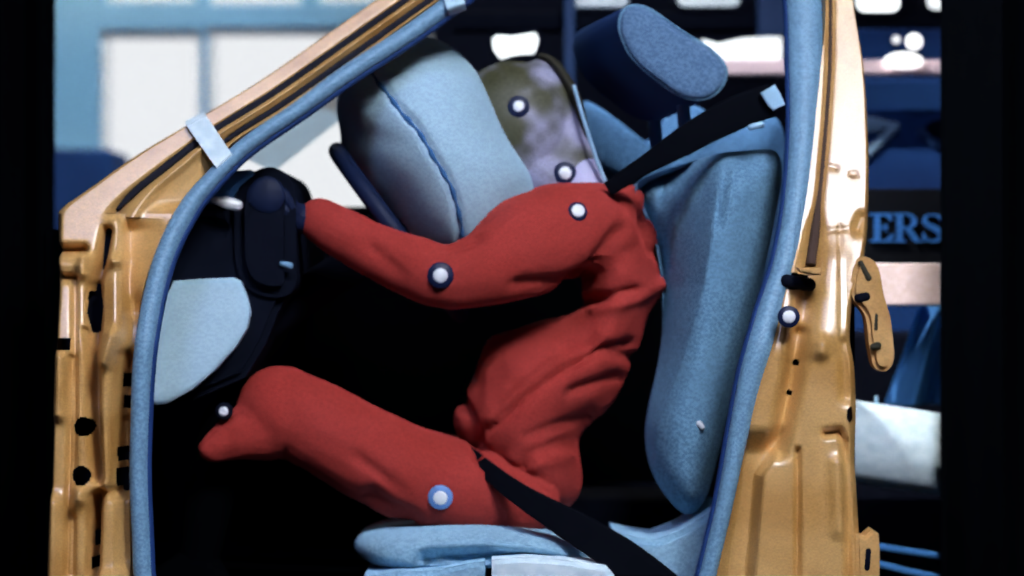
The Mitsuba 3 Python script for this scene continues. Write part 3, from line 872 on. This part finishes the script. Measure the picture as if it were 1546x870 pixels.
far_thigh = px_chain([(420, 634, 40, 0.26), (500, 662, 45, 0.26), (780, 740, 60, 0.2)], 0)
suit = torso + arm + far_arm + thigh + far_thigh
suit = suit.simplify(0.0015).refine_to_length(0.010)
sm_ = to_tri(suit)
sm_.merge_vertices()
trimesh.smoothing.filter_taubin(sm_, lamb=0.5, nu=0.53, iterations=24)
v = np.array(sm_.vertices)
k_ = SC * CAM_D / (CAM_D + v[:, 1])
vx, vy = CX + v[:, 0] * k_, CY - (v[:, 2] - CAM_Z) * k_
n_ = np.array(sm_.vertex_normals)
fold = np.zeros(len(v))
for pts_, w_, am in [
        ([(735, 650), (790, 600), (850, 556), (910, 528), (950, 520)], 7, -0.013), ([(745, 632), (800, 585), (850, 545)], 7, 0.006), ([(865, 592), (905, 578), (930, 570)], 8, -0.011),
        ([(800, 660), (850, 640), (890, 628)], 8, -0.007), ([(770, 580), (830, 530), (900, 515)], 8, -0.006), ([(850, 520), (890, 512)], 8, -0.008), ([(905, 530), (955, 540)], 8, -0.010),
        ([(792, 702), (806, 682), (850, 668)], 8, -0.007), ([(770, 690), (800, 705), (860, 690)], 8, 0.005), ([(845, 460), (905, 452), (960, 440)], 7, -0.012), ([(860, 440), (905, 395), (935, 350)], 11, -0.012),
        ([(780, 430), (850, 425), (900, 405)], 9, -0.009), ([(935, 300), (965, 330), (985, 380)], 8, -0.006), ([(900, 470), (960, 450), (995, 430)], 8, 0.007), ([(690, 590), (712, 640), (730, 700)], 8, -0.012),
        ([(560, 750), (590, 770), (615, 785)], 14, -0.012), ([(540, 690), (600, 740)], 10, -0.005), ([(430, 570), (440, 640), (430, 690)], 12, -0.004), ([(560, 372), (600, 410)], 10, -0.005), ([(640, 372), (690, 372), (720, 362)], 7, -0.006),
        ([(345, 655), (340, 690)], 6, -0.005), ([(812, 285), (900, 292)], 8, 0.003), ([(740, 560), (735, 620), (745, 690)], 10, 0.004)]:
    fold += bump(vx, vy, pts_, w_, am)
fold *= 1.45 * (n_[:, 1] < 0.35)
fold += 0.004 * (meshkit.fbm(v * 22, 3, 2) - 0.5)
sm_.vertices = v + n_ * fold[:, None]
trimesh.smoothing.filter_taubin(sm_, lamb=0.4, nu=0.42, iterations=3)
put(DM + '__suit', sm_, 'cloth_red', smooth=True)
tag(DM + '__suit', 'creased red cloth suit')

# head with face, skull cap and neck
hc = P(776, 186, 0.10)
hb = m3.Manifold.sphere(0.113, 48).scale([1.0, 0.74, 1.0]).translate(list(map(float, hc)))
jaw = m3.Manifold.sphere(0.075, 32).scale([1.0, 0.80, 1.05]).translate(list(map(float, P(748, 262, 0.10))))
nose = chain([P(676, 190, 0.10), P(662, 214, 0.10)], [0.014, 0.016])
ears = ball(P(768, 212, 0.018), 0.024, 20, (0.7, 0.35, 1.1)) + ball(P(768, 212, 0.182), 0.024, 20, (0.7, 0.35, 1.1))
lips = chain([P(684, 256, 0.08), P(684, 256, 0.12)], [0.009, 0.009])
brow = chain([P(688, 172, 0.06), P(684, 172, 0.14)], [0.014, 0.014])
nape = m3.Manifold.batch_hull([ball(P(812, 118, 0.10), 0.034, 24, (1, 1.3, 1)), ball(P(838, 146, 0.10), 0.036, 24, (1, 1.3, 1)), ball(P(836, 180, 0.10), 0.040, 24, (1, 1.2, 1)), ball(P(868, 250, 0.10), 0.044, 24, (1, 1.1, 1)), ball(P(800, 240, 0.10), 0.05, 24, (1, 1.2, 1)), ball(P(872, 300, 0.10), 0.05, 24)])
hd = m3.Manifold.batch_hull([hb, jaw]) + nose + lips + brow + nape
hd = hd + ball(P(768, 212, 0.018), 0.001, 8)
eyes_cut = ball(P(676, 188, 0.062), 0.012, 16) + ball(P(676, 188, 0.138), 0.012, 16)
hd = (hd - eyes_cut).refine_to_length(0.010)
ht = to_tri(hd)
ht.merge_vertices()
trimesh.smoothing.filter_taubin(ht, lamb=0.5, nu=0.53, iterations=10)
put(DM + '__head', ht, 'head_vinyl', smooth=True)
tag(DM + '__head', 'bare olive head, grey highlights put into its colour, with target markers')
for yy in (0.064, 0.136):
    put(part(DM + '__head', 'eye'), to_tri(ball(P(680, 188, yy), 0.011, 16)), 'white_paint', smooth=True)
cap_pts = [(812, 84), (834, 94), (852, 118), (868, 150), (882, 196), (892, 226)]
put(DM + '__head__skull_cap', tube(open_spline([P(a, b, 0.10) for a, b in cap_pts], 30), 0.0085 * np.sin(np.linspace(0.25, math.pi - 0.15, 30)) + 0.003, 16, ry=0.055 * np.sin(np.linspace(0.3, math.pi - 0.3, 30))), 'skull_cap', smooth=True)
tag(DM + '__head__skull_cap', 'dark edge of the skull at the back')
put(DM + '__neck', to_tri(m3.Manifold.batch_hull([ball(P(880, 262, 0.08), 0.034, 24), ball(P(890, 252, 0.09), 0.018, 20), ball(P(884, 300, 0.08), 0.05, 24), ball(P(846, 300, 0.10), 0.04, 24), ball(P(888, 302, 0.1), 0.03, 20)])), 'neck_vinyl', smooth=True)
tag(DM + '__neck', 'pale lilac neck')
put(DM + '__neck__cable', tube(open_spline([P(866, 128, 0.03), P(880, 176, 0.03), P(896, 226, 0.03), P(914, 274, 0.03)], 30), 0.0038, 10), 'steel_pale', smooth=True)  # pale line along the back edge of the neck
tag(DM + '__neck__cable', 'thin pale line along the nape')

# hand: gloved in black, beside the instrument hood
HY = -0.075
wrist = P(470, 334, HY)
palm = m3.Manifold.batch_hull([ball(P(458, 330, HY), 0.026, 16), ball(P(424, 316, HY - 0.025), 0.015, 16), ball(P(420, 338, HY - 0.0), 0.016, 16), ball(P(422, 356, HY + 0.03), 0.014, 16), ball(P(428, 330, HY + 0.02), 0.018, 16)])
hand = palm
for i, (sx, sy, oy, ln) in enumerate([(424, 316, -0.028, 1.0), (419, 328, -0.010, 1.12), (419, 342, 0.010, 1.05), (423, 356, 0.028, 0.82)]):
    a0 = P(sx, sy, HY + oy)
    d1, d2, d3 = np.array([-0.9, -0.02, -0.25]), np.array([-0.55, 0.02, -0.8]), np.array([0.1, 0.1, -0.95])
    p1 = a0 + d1 * 0.042 * ln
    p2 = p1 + d2 * 0.026 * ln
    p3 = p2 + d3 * 0.020 * ln
    hand = hand + chain([a0, p1, p2, p3], [0.010, 0.0092, 0.0085, 0.0078], 14)
th = P(446, 318, HY - 0.02)
hand = hand + chain([th, th + [-0.02, -0.012, 0.028], th + [-0.045, -0.016, 0.040], th + [-0.066, -0.010, 0.036]], [0.014, 0.011, 0.010, 0.0085], 14)
hand = hand + chain([P(490, 336, HY), P(458, 331, HY)], [0.026, 0.024], 16)
hm = to_tri(hand.refine_to_length(0.004))
hm.merge_vertices()
trimesh.smoothing.filter_taubin(hm, lamb=0.5, nu=0.53, iterations=6)
put(DM + '__hand', hm, 'black_vinyl', smooth=True)
tag(DM + '__hand', 'dark gloved hand')
# shins and shoes, black in the foot well
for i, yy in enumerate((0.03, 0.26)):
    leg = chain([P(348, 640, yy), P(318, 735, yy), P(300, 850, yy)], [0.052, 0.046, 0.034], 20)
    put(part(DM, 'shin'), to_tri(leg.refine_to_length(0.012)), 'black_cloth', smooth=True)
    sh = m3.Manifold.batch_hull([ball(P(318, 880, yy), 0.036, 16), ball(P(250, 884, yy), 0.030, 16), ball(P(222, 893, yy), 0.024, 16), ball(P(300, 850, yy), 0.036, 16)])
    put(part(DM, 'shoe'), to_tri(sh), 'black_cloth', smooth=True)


def marker(key_parent, mesh, px, py, r_out, r_in, ring_mat, yref=0.0, dome=0.35):
    """A round target marker: a dark domed button with a white centre, stuck on the surface."""
    if mesh is None:
        p, n = P(px, py, yref), np.array([0, -1.0, 0])
    else:
        p, n = on_front(mesh, px, py)
    n = n * [0.6, 1, 0.6]
    n /= np.linalg.norm(n)
    k = (CAM_D + p[1]) / CAM_D / SC
    def button(r, h, lift):
        t = np.linspace(0, math.pi / 2, 9)
        prof = np.vstack([[[0, -0.012]], [[r, -0.012]], np.stack([r * np.cos(t), h * np.sin(t)], 1)])
        prof[-1, 0] = 0
        m = trimesh.creation.revolve(prof, sections=36)
        R = trimesh.geometry.align_vectors([0, 0, 1], n)
        m.apply_transform(R)
        m.apply_translation(p + n * lift)
        return m
    k1 = part(key_parent, 'target_marker')
    put(k1, button(r_out * k, r_out * k * 0.30, 0.001), ring_mat, smooth=30)
    put(k1 + '__white_dot', button(r_in * k, r_in * k * dome, 0.001 + r_out * k * 0.24), 'white_paint', smooth=30)
    return k1


marker(DM, sm_, 665, 416, 20, 11.5, 'marker_black')
marker(DM, sm_, 872, 319.5, 15, 10.5, 'marker_black')
marker(DM, sm_, 665, 751, 19, 11, 'marker_blue')
marker(DM + '__head', ht, 783, 161, 16.5, 9, 'marker_black')
marker(DM + '__head', ht, 853, 261.5, 17, 10, 'marker_black')
tag(DM + '__target_marker', 'dark round button with a white centre on the elbow')
tag(DM + '__target_marker_001', 'dark round button with a white centre on the shoulder')
tag(DM + '__target_marker_002', 'pale blue round button with a white centre on the hip')
marker(DM, None, 338, 621, 13, 7.5, 'black_trim', -0.105)
tag(DM + '__target_marker_003', 'black button with a pale centre on the knee')
put(DM + '__marker_bracket', rod(P(346, 632, 0.0), P(338, 621, -0.10), 0.012), 'black_trim', smooth=True)
marker(CB, None, 1191, 478.5, 16.5, 10, 'marker_black', -0.40)
tag(CB + '__target_marker', 'dark blue round button with a white centre on the door pillar')

# ================================================================== BEHIND THE CAR
# black drapes added to darken both sides of the view
def drape(key, x0, x1, y, z1, label, phase):
    n = 160
    xs = np.linspace(x0, x1, n)
    f1 = y + 0.03 * np.sin((xs - x0) * 38 + phase) + 0.012 * np.sin((xs - x0) * 91 + 1.3)
    poly = Polygon(np.vstack([np.stack([xs, f1], 1), np.stack([xs, f1 + 0.008], 1)[::-1]]))
    m = trimesh.creation.extrude_polygon(poly, z1 - 0.004, engine='earcut')
    m.apply_translation([0, 0, 0.004])
    put(key, m, 'black_cloth', smooth=40)
    tag(key, label, 'added_curtain')


xr = P(1428, 435, 0.30)[0]
drape('added_curtain', xr, xr + 1.5, 0.33, 3.2, 'added black drape at the right of the car beyond the white pad, darkens that side', 1.2)
xl = P(84, 100, 1.6)[0]
drape('added_curtain_001', xl - 1.6, xl, 1.6, 3.2, 'added black drape at the left beside the bright window, darkens that side', 0.4)
k = 'low_dark_box'  # box stands in for the darker lower part of the wall
x0, z0, x1, z1 = wrect((20, 225, 172, 400), 6.3)
put(k, box_tm([x0, 6.3, 0], [x1, 6.8, z1], 0.02), 'panel_blue')
tag(k, 'dark blue box for the darker wall under the bright window, above the corner of the hinge pillar', 'cabinet')
# dark screen behind the right half of the bay
a, b = P(655, 435, 4.0)[0], 4.6
put('partition', box_tm([a, 4.0, 0], [b, 4.08, 3.6], 0.01), 'hall_dark')
tag('partition', 'dark partition behind the headrest carrying the lamp gantry', kind='structure')


def glow(col, s):
    return {'type': 'area', 'radiance': {'type': 'rgb', 'value': [s * c for c in col]}}


def strip_lamp(key, rect, y, rad, label, col=(0.95, 1.0, 1.0), corner=0.02, poly=None, group=None):
    x0, z0, x1, z1 = wrect(rect, y)
    pg = sbox(x0, z0, x1, z1).buffer(-corner).buffer(corner) if poly is None else Polygon([(P(q[0], q[1], y)[0], P(q[0], q[1], y)[2]) for q in poly]).buffer(-.004).buffer(.004)
    put(key + '__housing', plate(pg.buffer(0.012), y + 0.005, y + 0.08, 0.003), 'hall_dark', smooth=30)
    put(key + '__lens', plate(pg, y, y + 0.02, 0.003), 'white_paint', smooth=30, emitter=glow(col, rad))
    tag(key, label, 'lamp', group)


YG = 2.2
strip_lamp('bay_lamp', (742, 52, 812, 88), YG, 1.6, 'white bow-shaped twin lamp above the dummy head', poly=[(744, 58), (752, 54), (772, 56), (786, 54), (808, 50), (812, 60), (806, 80), (790, 80), (774, 82), (756, 88), (746, 74)])
strip_lamp('bay_lamp_001', (1050, 56, 1182, 112), YG, 1.1, 'broad white lamp between the headrest and the door seal', poly=[(1056, 58), (1084, 66), (1120, 58), (1180, 55), (1180, 86), (1176, 100), (1168, 112), (1110, 112), (1090, 100), (1070, 80)])
strip_lamp('bay_lamp_002', (856, -30, 950, 11), YG, 0.10, 'dim blue lamp at the top edge above the headrest', col=(0.5, 0.85, 1.15))
strip_lamp('bay_lamp_003', (1022, -30, 1118, 10), YG, 0.22, 'pale lamp at the top edge right of the headrest', col=(0.75, 0.95, 1.05))
strip_lamp('bay_lamp_004', (1294, -40, 1358, 17), YG, 1.6, 'bright lamp at the top edge right of the door pillar')
strip_lamp('bay_lamp_005', (1400, -40, 1440, 14), YG, 0.8, 'lamp at the top edge beside the right drape')


def orb(key, px, py, r, y, rad, label):
    c = P(px, py, y)
    k = (CAM_D + y) / CAM_D / SC
    put(key + '__bulb', to_tri(ball(c, r * k, 28)), 'white_paint', smooth=True, emitter=glow((1, 1, 1), rad))
    put(key + '__socket', rod(c + [0, 0.02, 0.0], c + [0, 0.10, 0], r * k * 0.5), 'hall_dark', smooth=True)
    tag(key, label, 'lamp')


orb('round_lamp', 1380, 63, 12, YG - 0.1, 1.8, 'round white lamp above the pale rail')
orb('round_lamp_001', 1353, 60, 6, YG - 0.1, 0.8, 'small pale lamp left of the round white lamp')
k = 'gantry_beam'
x0, z0, x1, z1 = wrect((680, 17, 1560, 47), YG + 0.05)
put(k, box_tm([x0, YG + 0.02, z0], [x1, YG + 0.14, z1], 0.01), 'black_trim')
tag(k, 'black gantry beam across the top of the picture behind the headrest', 'beam')
x0, z0, x1, z1 = wrect((764, 40, 790, 60), YG)
put('bay_lamp__bracket', box_tm([x0, YG + 0.03, z0], [x1, YG + 0.07, z1], 0.004), 'black_trim')
k = 'gantry_post'
x0, z0, x1, z1 = wrect((851, -140, 868, 140), YG)
put(k, box_tm([x0, YG - 0.05, 0.0], [x1, YG + 0.02, z1], 0.006), 'navy_vinyl')
tag(k, 'narrow dark blue post left of the headrest', 'post')
k = 'gantry_post_001'
x0, z0, x1, z1 = wrect((1142, -40, 1192, 56), YG)
put(k, box_tm([x0, YG - 0.04, z0], [x1, YG + 0.02, z1], 0.006), 'navy_vinyl')
tag(k, 'dark blue upright between the gantry beam and the broad lamp', 'post')
# pale rail and its white lamp
k = 'rail'
put(k, box_tm([P(1060, 105, YG - .2)[0], YG - 0.26, P(0, 116, YG - .2)[2]], [P(1560, 105, YG - .2)[0], YG - 0.20, P(0, 92, YG - .2)[2]], 0.008), 'rail_pink')
tag(k, 'pale pinkish rail running behind the door pillar at lamp height', 'rail')
put('rail_lamp__bulb', to_tri(ball([0, 0, 0], 1, 28).scale([0.046, 0.02, 0.022]).translate([float(v) for v in P(1364, 93, YG - .28)])), 'white_paint', smooth=True, emitter=glow((1, 1, 1), 1.6))
put('rail_lamp__base', rod(P(1350, 106, YG - .28), P(1384, 106, YG - .28), 0.012), 'rail_pink')
tag('rail_lamp', 'long white lamp sitting on the pale rail', 'lamp')
# equipment cabinet and braces
k = 'equipment_cabinet'
x0, z0, x1, z1 = wrect((1250, 118, 1560, 284), YG - 0.1)
put(k + '__panel', box_tm([x0, YG - 0.1, z0 - 1.0], [x1, YG + 0.1, z1], 0.01), 'panel_blue')
put(k + '__dial', to_tri(ball([0, 0, 0], 1, 28).scale([0.045, 0.015, 0.026]).translate([float(v) for v in P(1424, 196, YG - .11)])), 'black_trim', smooth=True)
tag(k, 'dark blue equipment cabinet right of the door pillar, above the lettered sign', 'cabinet')
tag(k + '__dial', 'black oval dial')
x0, z0, x1, z1 = wrect((1250, 44, 1560, 96), YG)
put('equipment_cabinet__upper_panel', box_tm([x0, YG - 0.02, z0 - 0.12], [x1, YG + 0.02, z1], 0.006), 'panel_blue')
k = 'brace'
put(k + '__tube', rod(P(1300, 180, YG - .108), P(1352, 192, YG - .108), 0.011), 'steel_pale', smooth=True)
put(k + '__tube_001', rod(P(1352, 192, YG - .108), P(1306, 236, YG - .108), 0.011), 'steel_pale', smooth=True)
put(k + '__plate', box_tm(P(1318, 188, YG - .112) - [0.02, .01, .018], P(1318, 188, YG - .112) + [0.02, .01, .018], .006), 'steel_pale')
put(k + '__tube_002', rod(P(1390, 200, YG - .108), P(1426, 226, YG - .108), 0.012), 'navy_vinyl', smooth=True)
tag(k, 'pale blue tubular brace bent to a point in front of the dark blue cabinet', 'brace')

# the sign
k = 'sign_board'
YS = 0.95
x0, z0, x1, z1 = wrect((1230, 285, 1600, 400), YS)
put(k + '__board', box_tm([x0, YS, z0], [x1, YS + 0.03, z1], 0.004), 'sign_black')
tag(k, 'black sign board with large blue serif letters ERS', 'sign')
U = 1.0


def serif_letters():
    """E, R and S with serifs, 44 tall, at photograph pixels."""
    def r(a, b, c, d):
        return sbox(a, b, c, d)
    y0, y1 = 322, 366
    out = []
    E = unary_union([r(1319, y0, 1328, y1), r(1313, y0, 1344, y0 + 4), r(1313, y1 - 4, 1345, y1), r(1326, 342, 1338, 345.5), Polygon([(1344, y0), (1346, y0 + 12), (1343, y0 + 12), (1336, y0 + 3)]),
                     Polygon([(1345, y1), (1348, y1 - 13), (1345, y1 - 13), (1337, y1 - 3)]), r(1336, 338, 1338.5, 350)])
    R = unary_union([r(1353, y0, 1362, y1), r(1348, y0, 1366, y0 + 3), r(1348, y1 - 3, 1367, y1),
                     affinity.scale(Point(0, 0).buffer(1, 24), 17, 12, origin=(0, 0)), ])
    bowl = affinity.translate(affinity.scale(Point(0, 0).buffer(1, 24), 18, 12.0), 1366, y0 + 12).difference(affinity.translate(affinity.scale(Point(0, 0).buffer(1, 24), 9.5, 9.2), 1366, y0 + 12)).intersection(r(1360, y0, 1390, y0 + 25))
    R = unary_union([r(1353, y0, 1362, y1), r(1348, y0, 1368, y0 + 3), r(1348, y1 - 3, 1367, y1), bowl, Polygon([(1364, 344), (1373, 342), (1388, y1 - 2), (1390, y1), (1379, y1)])])
    t = np.linspace(0, 1, 60)
    cl = open_spline([(1420, 333), (1414, 326), (1405, 324.5), (1397, 328), (1395.5, 335), (1402, 341), (1412, 346), (1419, 353), (1417, 361), (1408, 364), (1399, 362), (1394, 354)], 60)
    wid = 1.8 + 3.0 * np.exp(-((t - 0.5) / 0.22) ** 2)
    S = unary_union([Point(*c).buffer(w) for c, w in zip(cl, wid)] + [r(1419, 323.5, 1422, 336), r(1392.5, 351, 1395.5, 365)])
    return [E, R, S]


for L in serif_letters():
    kk = (CAM_D + YS) / CAM_D / SC
    g = affinity.affine_transform(L, [kk, 0, 0, -kk, -CX * kk, CAM_Z + CY * kk])
    put(part(k, 'letter'), plate(g.simplify(0.0002), YS - 0.012, YS + 0.002, 0), 'sign_letter', smooth=False)
tag(k + '__letter', 'letter E')
tag(k + '__letter_001', 'letter R')
tag(k + '__letter_002', 'letter S')

# tan beam right of the door pillar
YB = 0.58
x0, z0, x1, z1 = wrect((1262, 397, 1620, 462), YB)
put('steel_beam', box_tm([x0, YB, z0], [x1, YB + 0.09, z1], 0.006), 'beam_tan')
tag('steel_beam', 'pale tan beam standing out to the right behind the hinge bracket', 'beam')
# posts that carry beam and sign (hidden behind the drape)
put('stand__post', box_tm([x1 - 0.10, YB + 0.1, 0.0], [x1 - 0.02, YB + 0.18, 1.9], 0.006), 'hall_dark')
put('stand__foot', box_tm([x1 - 0.25, YB + 0.07, 0.0], [x1 + 0.13, YB + 0.4, 0.03], 0.006), 'hall_dark')
tag('stand', 'dark stand behind the right drape carrying the tan beam', 'stand')

# blue cloth hanging below the beam
def cloth(key, corners, y, label):
    (ax, ay), (bx, by), (cx_, cy_), (dx, dy) = corners
    n, m = 60, 50
    u, w = np.meshgrid(np.linspace(0, 1, n), np.linspace(0, 1, m))
    X = (ax * (1 - u) + bx * u) * (1 - w) + (dx * (1 - u) + cx_ * u) * w
    Y = (ay * (1 - u) + by * u) * (1 - w) + (dy * (1 - u) + cy_ * u) * w
    dep = 0.035 * np.sin(u * 12 + w * 1.5) + 0.02 * np.sin(u * 5 - w * 3) + 0.05 * w
    kf = (CAM_D + y) / CAM_D / SC
    f = np.stack([(X - CX) * kf, y + dep, CAM_Z - (Y - CY) * kf], -1)
    back = f + [0, 0.006, 0]
    idx = np.arange(n * m).reshape(m, n)
    a, b, c, d = idx[:-1, :-1].ravel(), idx[:-1, 1:].ravel(), idx[1:, 1:].ravel(), idx[1:, :-1].ravel()
    q = np.vstack([np.stack([a, c, b], 1), np.stack([a, d, c], 1)])
    N = n * m
    rim = np.concatenate([idx[0], idx[1:, -1], idx[-1, -2::-1], idx[-2:0:-1, 0]])
    rr = np.roll(rim, -1)
    side = np.vstack([np.stack([rim, rr, rr + N], 1), np.stack([rim, rr + N, rim + N], 1)])
    tm = trimesh.Trimesh(np.vstack([f.reshape(-1, 3), back.reshape(-1, 3)]), np.vstack([q, q[:, ::-1] + N, side]), process=False)
    put(key, tm, 'cloth_blue', smooth=60)
    tag(key, label, 'cloth')


cloth('draped_cloth', [(1390, 452), (1470, 452), (1470, 612), (1342, 612)], 0.72, 'blue cloth hanging in folds below the tan beam')
# white padded tube and the cables below it
YP = 0.50
c0, c1 = P(1270, 664, YP), P(1590, 711, YP)
rr_ = 62 / SC * (CAM_D + YP) / CAM_D
put('padded_tube__pad', to_tri(m3.Manifold.batch_hull([ball(c0, rr_, 40), ball(c1, rr_, 40)])), 'pad_white', smooth=True)
put('padded_tube__pin', rod(P(1323, 600, YP), P(1324, 622, YP), 0.004), 'steel_pale', smooth=True)
put('padded_tube__stand', box_tm([c1[0] - 0.05, YP - 0.05, 0], [c1[0] + 0.05, YP + 0.05, c1[2] - 0.05], 0.006), 'hall_dark')
tag('padded_tube', 'thick white padded tube right of the door pillar, below the blue cloth', 'padded tube')
for i, (q0, q1, q2) in enumerate([((1310, 822), (1370, 832), (1500, 852)), ((1310, 846), (1360, 860), (1500, 884))]):
    kx = 'cable' + (f'_{i:03d}' if i else '')
    put(kx, tube(open_spline([P(*q0, 0.41), P(*q1, 0.41), P(*q2, 0.44), P(1640, 900, 0.5)], 30), 0.0065, 12), 'cloth_blue', smooth=True)
    tag(kx, ['upper of the two thin blue cables low beside the door pillar', 'lower of the two thin blue cables low beside the door pillar'][i], 'cable')
put('added_dark_box', box_tm([P(1240, 0, 1.7)[0], 1.6, 0], [P(1640, 0, 1.7)[0], 1.8, P(0, 500, 1.7)[2]], 0.02), 'hall_dark')  # added to keep the gap below the tube dark
tag('added_dark_box', 'added dark box behind the white padded tube, keeps the gap there black', 'box')
